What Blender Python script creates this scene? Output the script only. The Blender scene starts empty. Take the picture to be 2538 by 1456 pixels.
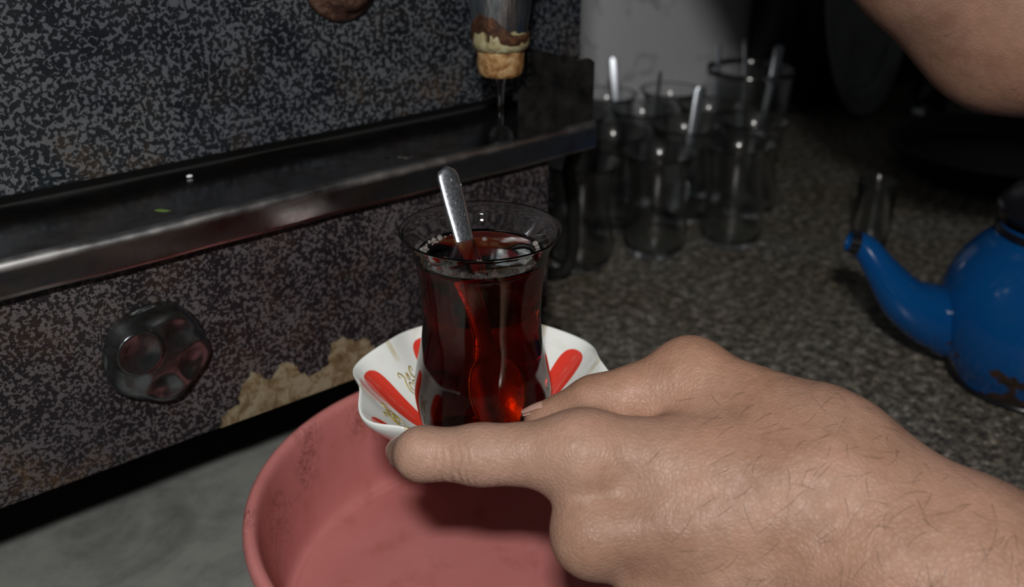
import bpy, bmesh, math, random
import numpy as np
from mathutils import Vector, Matrix

random.seed(7)
rng = np.random.default_rng(7)
scene = bpy.context.scene
C = scene.collection
R = math.radians

# ------------------------------------------------------------------ camera
CAM_Z = 0.325
PITCH = 25.04
cam_d = bpy.data.cameras.new('camera')
cam = bpy.data.objects.new('camera', cam_d)
C.objects.link(cam)
cam.location = (0, 0, CAM_Z)
cam.rotation_euler = (R(90 - PITCH), 0, 0)
cam_d.sensor_width = 36
cam_d.lens = 2500 / 2538 * 36
cam_d.clip_start = 0.01
cam_d.dof.use_dof = True
cam_d.dof.focus_distance = 0.365
cam_d.dof.aperture_fstop = 9.5
scene.camera = cam

# ------------------------------------------------------------------ light
w = bpy.data.worlds.new('room_ambience')
scene.world = w
w.use_nodes = True
w.node_tree.nodes['Background'].inputs[0].default_value = (0.9, 0.95, 1.0, 1)
w.node_tree.nodes['Background'].inputs[1].default_value = 0.018

fl_d = bpy.data.lights.new('camera_flash', 'AREA')
fl_d.shape = 'RECTANGLE'
fl_d.size = 0.045
fl_d.size_y = 0.028
fl_d.energy = 3.7
fl_d.color = (1.0, 0.97, 0.93)
fl = bpy.data.objects.new('camera_flash', fl_d)
C.objects.link(fl)
fl.location = (-0.015, -0.13, CAM_Z + 0.19)
fl.rotation_euler = (R(90 - 22), 0, 0)

scene.view_settings.view_transform = 'Standard'
scene.view_settings.look = 'None'
scene.view_settings.gamma = 1
scene.view_settings.use_curve_mapping = False
scene.view_settings.exposure = 0.0
scene.cycles.max_bounces = 11
scene.cycles.transmission_bounces = 11
scene.cycles.glossy_bounces = 4
scene.cycles.diffuse_bounces = 3
scene.cycles.transparent_max_bounces = 8
scene.cycles.sample_clamp_indirect = 30
scene.cycles.adaptive_threshold = 0.02

# ------------------------------------------------------------------ helpers
def tag(o, label=None, cat=None, group=None, kind=None):
    for k, val in (('label', label), ('category', cat), ('group', group), ('kind', kind)):
        if val:
            o[k] = val
    return o

def link(name, me, mat=None, parent=None, smooth=True):
    o = bpy.data.objects.new(name, me)
    C.objects.link(o)
    if mat:
        me.materials.append(mat)
    if parent:
        o.parent = parent
    if smooth:
        me.polygons.foreach_set('use_smooth', [True] * len(me.polygons))
    return o

def mesh(name, v, f):
    me = bpy.data.meshes.new(name)
    me.from_pydata([tuple(map(float, p)) for p in v], [], f)
    me.update()
    return me

def empty(name, loc=(0, 0, 0), rz=0):
    o = bpy.data.objects.new(name, None)
    C.objects.link(o)
    o.location = loc
    o.rotation_euler = (0, 0, rz)
    o.empty_display_size = 0.02
    return o

def obj_bm(name, bm, mat, parent=None, smooth=False):
    me = bpy.data.meshes.new(name)
    bmesh.ops.recalc_face_normals(bm, faces=bm.faces[:])
    bm.to_mesh(me)
    bm.free()
    return link(name, me, mat, parent, smooth)

def box(name, lo, hi, mat, parent=None, bevel=0.0, seg=2, smooth=False):
    bm = bmesh.new()
    bmesh.ops.create_cube(bm, size=1)
    for v in bm.verts:
        v.co = Vector([(lo[i] + hi[i]) / 2 + v.co[i] * (hi[i] - lo[i]) for i in range(3)])
    if bevel:
        bmesh.ops.bevel(bm, geom=bm.edges[:], offset=bevel, segments=seg, affect='EDGES', profile=0.5)
    return obj_bm(name, bm, mat, parent, smooth)

def lathe_data(prof, n=64, center=(0, 0, 0), closed=False):
    v, f = [], []
    m = len(prof)
    for (r, z) in prof:
        for k in range(n):
            a = 2 * math.pi * k / n
            v.append((center[0] + r * math.cos(a), center[1] + r * math.sin(a), center[2] + z))
    rows = m if closed else m - 1
    for i in range(rows):
        j = (i + 1) % m
        for k in range(n):
            l = (k + 1) % n
            f.append((i * n + k, i * n + l, j * n + l, j * n + k))
    return v, f

def clean(me):
    bm = bmesh.new()
    bm.from_mesh(me)
    bmesh.ops.remove_doubles(bm, verts=bm.verts[:], dist=1e-6)
    bmesh.ops.dissolve_degenerate(bm, edges=bm.edges[:], dist=1e-7)
    bmesh.ops.recalc_face_normals(bm, faces=bm.faces[:])
    bm.to_mesh(me)
    bm.free()
    return me

def lathe(name, prof, mat, parent=None, n=64, center=(0, 0, 0), closed=False):
    v, f = lathe_data(prof, n, center, closed)
    return link(name, clean(mesh(name, v, f)), mat, parent)

def spline(pts, n):
    """Catmull-Rom through rows of numbers"""
    P = np.array(pts, float)
    P = np.vstack([2 * P[0] - P[1], P, 2 * P[-1] - P[-2]])
    out = []
    segs = len(P) - 3
    for t in np.linspace(0, segs - 1e-9, n):
        i = int(t)
        s = t - i
        a, b, c, d = P[i:i + 4]
        out.append(0.5 * (2 * b + (c - a) * s + (2 * a - 5 * b + 4 * c - d) * s * s + (3 * b - a - 3 * c + d) * s ** 3))
    return np.array(out)

def tube_data(path, radii, n=12, cap=True):
    path = np.array(path, float)
    v, f = [], []
    prev = None
    for i, p in enumerate(path):
        t = path[min(i + 1, len(path) - 1)] - path[max(i - 1, 0)]
        t /= np.linalg.norm(t)
        if prev is None:
            a = np.array([0, 0, 1.]) if abs(t[2]) < .9 else np.array([1., 0, 0])
            x = np.cross(t, a)
        else:
            x = prev - t * (prev @ t)
        x /= np.linalg.norm(x)
        prev = x
        y = np.cross(t, x)
        for k in range(n):
            an = 2 * math.pi * k / n
            v.append(p + radii[i] * (x * math.cos(an) + y * math.sin(an)))
    for i in range(len(path) - 1):
        for k in range(n):
            l = (k + 1) % n
            f.append((i * n + k, i * n + l, (i + 1) * n + l, (i + 1) * n + k))
    if cap:
        f.append(tuple(range(n))[::-1])
        f.append(tuple((len(path) - 1) * n + k for k in range(n)))
    return v, f

def tube(name, path, radii, mat, parent=None, n=12, cap=True):
    if np.isscalar(radii):
        radii = [radii] * len(path)
    v, f = tube_data(path, radii, n, cap)
    return link(name, clean(mesh(name, v, f)), mat, parent)

# --- implicit surfaces: smooth unions of tapered bones, meshed with surface nets
def smin(a, b, k):
    h = np.maximum(k - np.abs(a - b), 0) / k
    return np.minimum(a, b) - h * h * k * 0.25

def bone(p, a, b, ra, rb):
    a = np.array(a, np.float32)
    b = np.array(b, np.float32)
    ab = b - a
    pa = p - a
    h = np.clip((pa @ ab) / (ab @ ab), 0, 1)
    d = pa - h[..., None] * ab
    return np.sqrt((d * d).sum(-1)) - (ra + (rb - ra) * h)

def ball(p, c, r):
    d = p - np.array(c, np.float32)
    return np.sqrt((d * d).sum(-1)) - r

def surface_nets(fn, lo, hi, h, newton=2):
    lo = np.array(lo, float)
    n = np.ceil((np.array(hi) - lo) / h).astype(int) + 1
    ax = [lo[i] + h * np.arange(n[i]) for i in range(3)]
    F = np.empty(n, np.float32)
    yy, zz = np.meshgrid(ax[1], ax[2], indexing='ij')
    step = max(1, int(400000 / (n[1] * n[2])))
    for i in range(0, n[0], step):
        xs = ax[0][i:i + step]
        P = np.empty((len(xs), n[1], n[2], 3), np.float32)
        P[..., 0] = xs[:, None, None]
        P[..., 1] = yy
        P[..., 2] = zz
        F[i:i + step] = fn(P)
    ins = F < 0
    corners = [(i, j, k) for i in (0, 1) for j in (0, 1) for k in (0, 1)]
    s = lambda A, o: A[o[0]:n[0] - 1 + o[0], o[1]:n[1] - 1 + o[1], o[2]:n[2] - 1 + o[2]]
    cnt = sum(s(ins, c).astype(np.int8) for c in corners)
    act = (cnt > 0) & (cnt < 8)
    idx = np.argwhere(act)
    ids = -np.ones(act.shape, np.int64)
    ids[act] = np.arange(len(idx))
    pos = np.zeros((len(idx), 3))
    num = np.zeros(len(idx))
    for a in corners:
        for d in range(3):
            if a[d] == 0:
                b = list(a)
                b[d] = 1
                fa = F[tuple((idx + a).T)]
                fb = F[tuple((idx + b).T)]
                m = (fa < 0) != (fb < 0)
                t = np.zeros(len(idx))
                t[m] = fa[m] / (fa[m] - fb[m])
                q = np.array(a, float)[None] + t[:, None] * (np.array(b, float) - np.array(a))[None]
                pos[m] += q[m]
                num[m] += 1
    V = lo + h * (idx + pos / num[:, None])
    for _ in range(newton):
        e = h * 0.5
        v32 = V.astype(np.float32)
        f0 = fn(v32)
        g = np.stack([(fn(v32 + np.eye(3, dtype=np.float32)[i] * e) - fn(v32 - np.eye(3, dtype=np.float32)[i] * e)) / (2 * e) for i in range(3)], -1)
        V = V - np.clip(f0 / np.maximum((g * g).sum(-1), .2), -h * .6, h * .6)[:, None] * g
    faces = []
    for d in range(3):
        e1, e2 = [(1, 2), (2, 0), (0, 1)][d]
        sl0 = [slice(None)] * 3
        sl1 = [slice(None)] * 3
        sl0[d] = slice(0, n[d] - 1)
        sl1[d] = slice(1, n[d])
        cr = ins[tuple(sl0)] != ins[tuple(sl1)]
        e = np.argwhere(cr)
        ok = (e[:, e1] > 0) & (e[:, e2] > 0) & (e[:, e1] < n[e1] - 1) & (e[:, e2] < n[e2] - 1)
        e = e[ok]
        inside0 = ins[tuple(e.T)]
        q = []
        for o1, o2 in ((1, 1), (0, 1), (0, 0), (1, 0)):
            c = e.copy()
            c[:, e1] -= o1
            c[:, e2] -= o2
            q.append(ids[tuple(c.T)])
        q = np.stack(q, 1)
        q[~inside0] = q[~inside0][:, ::-1]
        faces.append(q)
    return V, np.vstack(faces)

def np_mesh(name, V, Q):
    me = bpy.data.meshes.new(name)
    me.from_pydata(V.tolist(), [], Q.tolist())
    me.update()
    return me

# ------------------------------------------------------------------ materials
class Nd:
    """little node-graph builder"""
    def __init__(self, name):
        self.m = bpy.data.materials.new(name)
        self.m.use_nodes = True
        self.t = self.m.node_tree
        self.b = self.t.nodes['Principled BSDF']
        self.out = self.t.nodes['Material Output']
        self._c = None
    def node(self, typ, ins=None, **props):
        n = self.t.nodes.new(typ)
        for k, v in props.items():
            setattr(n, k, v)
        for k, v in (ins or {}).items():
            self.set(n.inputs[k], v)
        return n
    def set(self, sock, v):
        if isinstance(v, bpy.types.NodeSocket):
            self.t.links.new(v, sock)
        elif isinstance(v, tuple) and len(v) == 3 and sock.type == 'RGBA':
            sock.default_value = (*v, 1)
        else:
            sock.default_value = v
    def P(self, **kw):
        for k, v in kw.items():
            self.set(self.b.inputs[k.replace('_', ' ')], v)
        return self
    @property
    def co(self):
        if self._c is None:
            self._c = self.node('ShaderNodeTexCoord').outputs['Object']
        return self._c
    def noise(self, scale, detail=2, rough=.5, co=None, dist=0.0):
        return self.node('ShaderNodeTexNoise', {'Vector': co or self.co, 'Scale': scale, 'Detail': detail, 'Roughness': rough, 'Distortion': dist}).outputs['Fac']
    def voronoi(self, scale, co=None, feature='F1'):
        return self.node('ShaderNodeTexVoronoi', {'Vector': co or self.co, 'Scale': scale}, feature=feature).outputs['Distance']
    def ramp(self, fac, stops, interp='LINEAR'):
        n = self.node('ShaderNodeValToRGB', {'Fac': fac})
        cr = n.color_ramp
        cr.interpolation = interp
        while len(cr.elements) < len(stops):
            cr.elements.new(0.5)
        for e, (p, c) in zip(cr.elements, stops):
            e.position = p
            e.color = (*c, 1) if isinstance(c, tuple) else (c, c, c, 1)
        return n.outputs['Color']
    def mix(self, fac, a, b, mode='MIX'):
        n = self.node('ShaderNodeMix', data_type='RGBA', blend_type=mode)
        self.set(n.inputs[0], fac)
        self.set(n.inputs[6], a)
        self.set(n.inputs[7], b)
        return n.outputs[2]
    def math(self, op, a, b=0.0, c=0.0, clamp=False):
        n = self.node('ShaderNodeMath', operation=op, use_clamp=clamp)
        self.set(n.inputs[0], a)
        self.set(n.inputs[1], b)
        self.set(n.inputs[2], c)
        return n.outputs[0]
    def rng(self, v, a, b, c=0.0, d=1.0):
        n = self.node('ShaderNodeMapRange', {'Value': v, 'From Min': a, 'From Max': b, 'To Min': c, 'To Max': d})
        return n.outputs[0]
    def xyz(self):
        n = self.node('ShaderNodeSeparateXYZ', {'Vector': self.co})
        return n.outputs
    def scaled(self, s):
        return self.node('ShaderNodeMapping', {'Vector': self.co, 'Scale': s}).outputs[0]
    def dist(self, p):
        return self.node('ShaderNodeVectorMath', {0: self.co, 1: p}, operation='DISTANCE').outputs['Value']
    def bump(self, h, strength=.3, dist=.001, normal=None):
        n = self.node('ShaderNodeBump', {'Height': h, 'Strength': strength, 'Distance': dist})
        if normal is not None:
            self.set(n.inputs['Normal'], normal)
        return n.outputs[0]

def simple(name, col, rough=.5, metal=0.0, **kw):
    return Nd(name).P(Base_Color=col, Roughness=rough, Metallic=metal, **kw).m

def hammer_paint(name, dark, light, rust_amt, zlow, zband, sc):
    """mottled enamel paint: grey worms on near black, rust staining low down"""
    d = Nd(name)
    n1 = d.noise(sc, 1.2, .5, dist=.6)
    big = d.noise(45, 2)
    thr = d.math('ADD', n1, d.math('MULTIPLY', d.math('SUBTRACT', big, .5), .16))
    base = d.ramp(thr, [(.508, dark), (.565, light)])
    tone = d.noise(9, 3)
    base = d.mix(d.rng(tone, .35, .7), base, d.mix(1.0, base, (.62, .62, .7), 'MULTIPLY'))
    z = d.xyz()[2]
    low = d.rng(z, zlow, zlow + zband, 1, 0)
    patch = d.rng(d.noise(24, 4, .6), .52, .75)
    rust = d.math('MULTIPLY', d.math('ADD', d.math('MULTIPLY', low, .75), .25), patch)
    rust = d.math('MULTIPLY', rust, rust_amt, clamp=True)
    rustc = d.ramp(d.noise(300, 3), [(.35, (.025, .012, .004)), (.62, (.16, .085, .02)), (.75, (.2, .07, .02))])
    col = d.mix(rust, base, rustc)
    d.P(Base_Color=col, Roughness=d.rng(big, .3, .7, .38, .6), Specular_IOR_Level=.35)
    d.P(Normal=d.bump(thr, .35, .0004))
    return d.m

PAINT_UP = hammer_paint('mottled_paint_upper', (.006, .009, .012), (.086, .094, .102), .5, .18, .03, 450)
PAINT_LOW = hammer_paint('mottled_paint_lower', (.012, .010, .012), (.092, .082, .082), .45, .07, .10, 620)

def ledge_mat():
    d = Nd('stained_steel_ledge')
    s = d.noise(60, 5, .6)
    sc = d.noise(1.0, 4, .6, co=d.scaled((30, 260, 260)))
    q_ = d.xyz()
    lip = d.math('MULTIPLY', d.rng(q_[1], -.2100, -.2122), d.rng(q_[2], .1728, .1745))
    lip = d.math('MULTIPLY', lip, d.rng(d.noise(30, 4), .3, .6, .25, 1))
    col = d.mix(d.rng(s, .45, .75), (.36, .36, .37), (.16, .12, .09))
    col = d.mix(lip, col, (.45, .45, .45))  # worn lip edge, also lightened in colour to stand in for the flash highlight
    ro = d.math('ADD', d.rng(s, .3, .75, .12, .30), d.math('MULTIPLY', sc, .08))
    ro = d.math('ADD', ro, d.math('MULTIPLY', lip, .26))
    d.P(Base_Color=col, Metallic=1.0, Roughness=ro)
    d.P(Normal=d.bump(sc, .12, .0004))
    return d.m
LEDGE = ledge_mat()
BRACKET = Nd('dull_dark_steel')
BRACKET.P(Base_Color=BRACKET.ramp(BRACKET.noise(120, 4), [(.3, (.012, .012, .012)), (.75, (.05, .046, .04))]), Metallic=.6, Roughness=.42)
BRACKET = BRACKET.m
BLACK = simple('black_gap', (.006, .006, .006), .8)
STEEL = Nd('polished_steel')
STEEL.P(Base_Color=(.70, .75, .82), Metallic=1.0, Roughness=STEEL.rng(STEEL.noise(900, 2), .3, .7, .26, .34))
STEEL = STEEL.m
def chrome_mat():
    d = Nd('old_chrome')
    n = d.noise(90, 4, .6)
    col = d.mix(d.rng(n, .45, .7), (.17, .185, .195), (.05, .043, .035))
    d.P(Base_Color=col, Metallic=.95, Roughness=d.rng(n, .3, .7, .12, .4), Normal=d.bump(n, .2, .0006))
    return d.m
CHROME = chrome_mat()
TAPCHROME = Nd('tap_chrome')
TAPCHROME.P(Base_Color=TAPCHROME.ramp(TAPCHROME.noise(1, 4, .6, co=TAPCHROME.scaled((260, 260, 60))), [(.35, (.35, .45, .52)), (.7, (.85, .88, .88))]),
            Metallic=1.0, Roughness=.30, Normal=TAPCHROME.bump(TAPCHROME.noise(1, 3, .6, co=TAPCHROME.scaled((220, 220, 50))), .5, .002))
TAPCHROME = TAPCHROME.m
def crust_mat(name, stops, sc=220):
    d = Nd(name)
    n = d.noise(sc, 5, .65)
    d.P(Base_Color=d.ramp(n, stops), Roughness=.6, Normal=d.bump(d.noise(sc * 2, 4, .7), .8, .0015), Specular_IOR_Level=.4)
    return d.m
CRUST = crust_mat('limescale_crust', [(.3, (.06, .022, .006)), (.44, (.26, .12, .035)), (.58, (.42, .27, .12)), (.76, (.52, .43, .27))])
CRUST_PALE = crust_mat('pale_limescale', [(.3, (.10, .07, .03)), (.5, (.34, .30, .16)), (.75, (.50, .50, .34))])
CRUST_DARK = crust_mat('brown_tea_scale', [(.3, (.010, .004, .0015)), (.52, (.055, .020, .007)), (.75, (.15, .065, .025))])
def bare_mat():
    d = Nd('peeled_bare_metal')
    n = d.noise(110, 6, .7, dist=.5)
    col = d.ramp(n, [(.30, (.05, .025, .009)), (.45, (.14, .10, .05)), (.55, (.23, .19, .12)), (.72, (.22, .21, .18))])
    d.P(Base_Color=col, Roughness=.6, Normal=d.bump(n, .4, .0008))
    return d.m
BARE = bare_mat()

def granite_mat():
    d = Nd('speckled_granite')
    a = d.noise(135, 4, .7)
    v = d.noise(380, 2, .6)
    m = d.math('ADD', d.math('MULTIPLY', a, .65), d.math('MULTIPLY', v, .35))
    col = d.ramp(m, [(.39, (.030, .028, .025)), (.49, (.125, .118, .10)), (.57, (.27, .255, .225)), (.66, (.68, .66, .60))])
    tint = d.noise(11, 3)
    col = d.mix(d.rng(tint, .35, .7), col, d.mix(1.0, col, (.8, .72, .6), 'MULTIPLY'))
    d.P(Base_Color=col, Roughness=d.rng(d.noise(60, 3), .3, .7, .22, .4), Specular_IOR_Level=.45)
    return d.m
GRANITE = granite_mat()
def marble_mat():
    d = Nd('stained_grey_marble')
    n = d.noise(14, 6, .6, dist=.8)
    f = d.noise(70, 5, .6)
    col = d.ramp(d.math('ADD', d.math('MULTIPLY', n, .7), d.math('MULTIPLY', f, .3)), [(.3, (.10, .106, .10)), (.5, (.225, .235, .225)), (.7, (.32, .32, .29))])
    st = d.math('MULTIPLY', d.rng(d.noise(95, 3, .55), .60, .66), d.rng(d.dist((-.135, .36, 0)), .03, .10, 1, 0))
    col = d.mix(st, col, (.018, .013, .01))
    d.P(Base_Color=col, Roughness=.5, Specular_IOR_Level=.3)
    return d.m
MARBLE = marble_mat()
def wall_mat():
    d = Nd('veined_wall_marble')
    n = d.noise(5, 5, .55, dist=2.0)
    vein = d.rng(d.math('ABSOLUTE', d.math('SUBTRACT', n, .5)), 0, .014, 1, 0)
    col = d.mix(d.rng(d.noise(3, 4), .3, .7), (.74, .74, .79), (.86, .86, .90))
    col = d.mix(d.math('MULTIPLY', vein, .55), col, (.25, .25, .27))
    d.P(Base_Color=col, Roughness=.45, Specular_IOR_Level=.3)
    return d.m
WALL = wall_mat()

def glass_mat(name, tint=(1, 1, 1), rough=0.0):
    return Nd(name).P(Base_Color=tint, Roughness=rough, IOR=1.5, Transmission_Weight=1.0).m
GLASS = glass_mat('clear_glass', (.985, .995, .99))
GLASS_BG = glass_mat('washed_glass', (.97, .985, .98), .12)
WATER = Nd('water').P(Base_Color=(1, 1, 1), Roughness=0, IOR=1.33, Transmission_Weight=1.0).m
def tea_mat():
    d = Nd('black_tea')
    d.P(Base_Color=(1, 1, 1), Roughness=0, IOR=1.34, Transmission_Weight=1.0)
    a = d.node('ShaderNodeVolumeAbsorption', {'Color': (.915, .50, .02), 'Density': 215.0})
    d.t.links.new(a.outputs[0], d.out.inputs['Volume'])
    return d.m
TEA = tea_mat()

# ------------------------------------------------------------------ setting: counter and wall
ROT = R(39.6)
UV = np.array([[math.cos(ROT), math.sin(ROT)], [-math.sin(ROT), math.cos(ROT)]])
def W(u, d, z):
    x, y = u * UV[0] + d * UV[1]
    return (x, y, z)

def uvbox(name, lo, hi, mat, parent=None, bevel=0.0):
    """a box given in counter coordinates: u along the wall, d towards the wall"""
    o = box(name, lo, hi, mat, parent, bevel)
    if parent is None:
        o.rotation_euler = (0, 0, ROT)
    return o

wall = uvbox('wall_back', (-1.6, .80, -.6), (3.2, .86, 1.6), WALL)
tag(wall, 'pale veined marble wall behind the counter', kind='structure')
floor = uvbox('floor', (-1.6, -1.6, -.92), (3.2, .80, -.90), MARBLE)
tag(floor, 'grey floor below the counter', kind='structure')
counter = uvbox('countertop', (.27, .055, -.04), (3.2, .80, 0), GRANITE, None, .003)
tag(counter, 'dark speckled granite countertop carrying the teapot and glasses', 'countertop')
slab = uvbox('marble_slab', (-1.6, .055, -.04), (.27, .80, 0), MARBLE, None, .003)
tag(slab, 'stained grey marble slab under the tea machine', 'slab')

# ------------------------------------------------------------------ tea machine
MD = .60
mach = empty('tea_machine', W(0, MD, 0), ROT)
tag(mach, 'large tea boiler with black and grey mottled paint, tap and steel ledge', 'tea machine')
def mbox(name, lo, hi, mat, bevel=0.0, parent=mach):
    return box(name, (lo[0], lo[1] - MD, lo[2]), (hi[0], hi[1] - MD, hi[2]), mat, parent, bevel)

mbox('upper_body', (-.42, .440, .1838), (.417, .775, .72), PAINT_UP, .0012)
mbox('lower_body', (-.42, .393, .0698), (.3517, .775, .164), PAINT_LOW, .0012)
mbox('gap_strip', (-.42, .452, .168), (.375, .77, .19), BLACK)
for fu in (-.36, .32):
    for fd in (.50, .74):
        lathe('foot', [(0, 0), (.017, 0), (.02, .006), (.014, .02), (.014, .0702), (0, .0702)], BLACK, mach, 20, (fu, fd - MD, 0))

# ledge: bent sheet with a rounded front lip
bm = bmesh.new()
prof = [(.4515, .1760), (.4460, .1752)]
for k in range(7):
    a = R(90 + 15 * k)
    prof.append((.3880 + .0030 * math.cos(a) - 0.0, .1742 + .0030 * math.sin(a)))
prof += [(.3850, .1640)]
for k in range(4):
    a = R(180 + 30 * k)
    prof.append((.3868 + .0018 * math.cos(a), .1634 + .0018 * math.sin(a)))
prof += [(.4240, .1616), (.4240, .1640), (.4515, .1700)]
rows = []
for uu in np.linspace(-.42, .3785, 40):
    rows.append([bm.verts.new((uu, d - MD, z + .00025 * math.sin(uu * 37) + .0002 * math.sin(uu * 91))) for d, z in prof])
for a, b in zip(rows[:-1], rows[1:]):
    for k in range(len(prof)):
        l = (k + 1) % len(prof)
        bm.faces.new((a[k], a[l], b[l], b[k]))
bm.faces.new(rows[0])
bm.faces.new(rows[-1][::-1])
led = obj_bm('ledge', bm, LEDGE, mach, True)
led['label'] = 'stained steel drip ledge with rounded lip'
led.modifiers.new('edge', 'EDGE_SPLIT').split_angle = R(50)

# stepped bracket at the right end of the ledge
bm = bmesh.new()
outl = [(.3287, .1745), (.3287, .2005), (.331, .2022), (.3555, .2022), (.3582, .2040), (.3590, .2085), (.3615, .2108), (.3770, .2108), (.3800, .2085), (.3800, .1745)]
fr = [bm.verts.new((u_, .3885 - MD, z_)) for u_, z_ in outl]
bk = [bm.verts.new((u_, .3925 - MD, z_)) for u_, z_ in outl]
bm.faces.new(fr)
bm.faces.new(bk[::-1])
for k in range(len(outl)):
    l = (k + 1) % len(outl)
    bm.faces.new((fr[k], bk[k], bk[l], fr[l]))
ee = [e for e in bm.edges if all(abs(v.co.y - (.3885 - MD)) < 1e-6 for v in e.verts)]
bmesh.ops.bevel(bm, geom=ee, offset=.0012, segments=2, affect='EDGES')
obj_bm('end_bracket', bm, BRACKET, mach)['label'] = 'dark stepped metal bracket'
mbox('end_plate', (.3765, .392, .1745), (.3795, .4395, .2085), BRACKET, .0008)

# burner knob with finger dimples
def knob_sdf(p):
    q = p - np.array([.1350, .4235 - MD, .1035], np.float32)
    r = np.sqrt(q[..., 0] ** 2 + q[..., 2] ** 2)
    an = np.arctan2(q[..., 2], q[..., 0])
    y = -q[..., 1]                      # height off the panel
    rad = .0232 - .30 * np.clip(y - .006, 0, 1) + .0013 * np.cos(5 * an + 1.0)
    d = np.maximum(r - rad, y - .0145) * .8
    d = -smin(-d, -(y - .0125 - .25 * (.02 - r)), .004)
    for a, rr, dep in ((48, .0165, .0210), (-22, .0165, .0205), (-95, .0165, .0210), (-150, .019, .0225)):
        c = np.array([rr * math.cos(R(a)), 0, rr * math.sin(R(a))], np.float32)
        s = np.sqrt((q[..., 0] - c[0]) ** 2 + (y - dep) ** 2 + (q[..., 2] - c[2]) ** 2) - .0105
        d = -smin(-d, s, .003)
    c = np.array([-.0112, 0, .0085])
    b = np.maximum(np.sqrt((q[..., 0] - c[0]) ** 2 + (q[..., 2] - c[2]) ** 2) - .0105, np.abs(y - .009) - .0075)
    d = smin(d, b, .0022)
    s = np.sqrt((q[..., 0] - c[0]) ** 2 + (y - .0425) ** 2 + (q[..., 2] - c[2]) ** 2) - .0275
    d = -smin(-d, s, .0012)
    fl = np.maximum(r - .0238, np.abs(y - .0015) - .0015)
    return np.minimum(d, fl)
V, Q = surface_nets(knob_sdf, (.106, .395 - MD, .074), (.164, .4245 - MD, .130), .0009, 1)
LOWS = .393 / .4235
def lower(p):
    return (p[0] * LOWS, (p[1] + MD) * LOWS - MD, .325 - (.325 - p[2]) * LOWS)
V = np.array([lower(p) for p in V])
kb = link('burner_knob', np_mesh('burner_knob', V, Q), CHROME, mach)
kb['label'] = 'tarnished chrome knob with finger dimples'

# peeled paint along the lower edge of the front
pts = [(.1606, .0504), (.1654, .0583), (.172, .0593), (.1746, .0693), (.1801, .0752), (.1859, .0717), (.1898, .0667), (.1956, .0741), (.2035, .0725), (.2074, .0651), (.2142, .0614), (.2241, .064), (.2269, .0763), (.2339, .0776), (.2409, .0716), (.2473, .072), (.252, .066), (.256, .0504)]
fine = []
for (a, b) in zip(pts[:-1], pts[1:]):
    for t in np.linspace(0, 1, 6)[:-1]:
        j = .0011 * (1 if 0 < t else .3)
        fine.append((a[0] + (b[0] - a[0]) * t + rng.uniform(-j, j), max(.0504, a[1] + (b[1] - a[1]) * t + rng.uniform(-j, j))))
fine.append(pts[-1])
bm = bmesh.new()
from mathutils.geometry import tessellate_polygon
n_ = len(fine)
top = [bm.verts.new(lower((a, .42270 - MD, b))) for a, b in fine]
bot = [bm.verts.new(lower((a, .4240 - MD, b))) for a, b in fine]
for t3 in tessellate_polygon([[Vector((a, b, 0)) for a, b in fine]]):
    try:
        bm.faces.new([top[k] for k in t3])
    except ValueError:
        pass
for k in range(n_):
    l = (k + 1) % n_
    bm.faces.new((top[k], bot[k], bot[l], top[l]))
obj_bm('peeled_patch', bm, BARE, mach)['label'] = 'jagged patch of bare tan metal where paint peeled'

# rusty valve boss high on the front
fc_ = (.256, .440 - MD, .2565)
v, f = lathe_data([(0, .014), (.010, .0138), (.0125, .012), (.0135, .007), (.0175, .0055), (.0192, .003), (.0196, 0), (0, 0)], 48)
v = [(fc_[0] + a, fc_[1] - c, fc_[2] + b) for a, b, c in v]
boss_m = crust_mat('rusted_boss', [(.3, (.010, .006, .004)), (.48, (.045, .018, .012)), (.60, (.10, .048, .026)), (.75, (.13, .13, .11))], 240)
link('valve_boss', clean(mesh('valve_boss', v, f)), boss_m, mach)['label'] = 'round rusty valve boss'

# tap: chrome spout, horizontal neck, lever and limescale nozzle
TU, TD = .3195, .3953 - MD
tap = lathe('tap', [(.006, .2265), (.0125, .2268), (.0136, .232), (.0150, .243), (.0164, .258), (.0172, .275), (.0172, .30), (.0150, .308), (.0110, .314), (0, .316)], TAPCHROME, mach, 48, (TU, TD, 0))
tap['label'] = 'chrome tap spout'
tube('tap_neck', [(TU, TD + .008, .285), (TU, TD + .025, .285), (TU, TD + .047, .285)], [.011, .0095, .013], TAPCHROME, tap, 24)
lv = spline([(TU, TD, .312, .006), (TU, TD, .335, .006), (TU - .004, TD - .010, .352, .006), (TU - .012, TD - .035, .362, .0075), (TU - .018, TD - .055, .366, .0065)], 20)
tube('tap_lever', lv[:, :3], lv[:, 3], BLACK, tap, 16)
def crusty(name, prof, mat, amp, parent, n=56, seed=1, top=None):
    r2 = np.random.default_rng(seed)
    ph = r2.uniform(0, 6.28, 12)
    v, f = lathe_data(prof, n, (0, 0, 0))
    out = []
    for (x, y, z) in v:
        a = math.atan2(y, x)
        k = 1 + amp * (math.sin(3 * a + ph[0] + z * 300) + .7 * math.sin(7 * a + ph[1] + z * 700) + .6 * math.sin(13 * a + ph[2] - z * 900) + .8 * r2.uniform(-1, 1))
        dz = top(a) if top else 0
        zt = (z - prof[0][1]) / (prof[-1][1] - prof[0][1] + 1e-9)
        out.append((TU + x * k, TD + y * k, z + dz * max(0, min(1, zt))))
    return link(name, clean(mesh(name, out, f)), mat, parent)
crusty('nozzle_crust', [(.0052, .2096), (.0085, .2094), (.0104, .2100), (.0113, .2118), (.0116, .2145), (.0117, .2175), (.0118, .2205), (.0119, .2232), (.0105, .2242)], CRUST, .012, tap, seed=3)['label'] = 'tan limescale crust on the nozzle'
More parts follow.
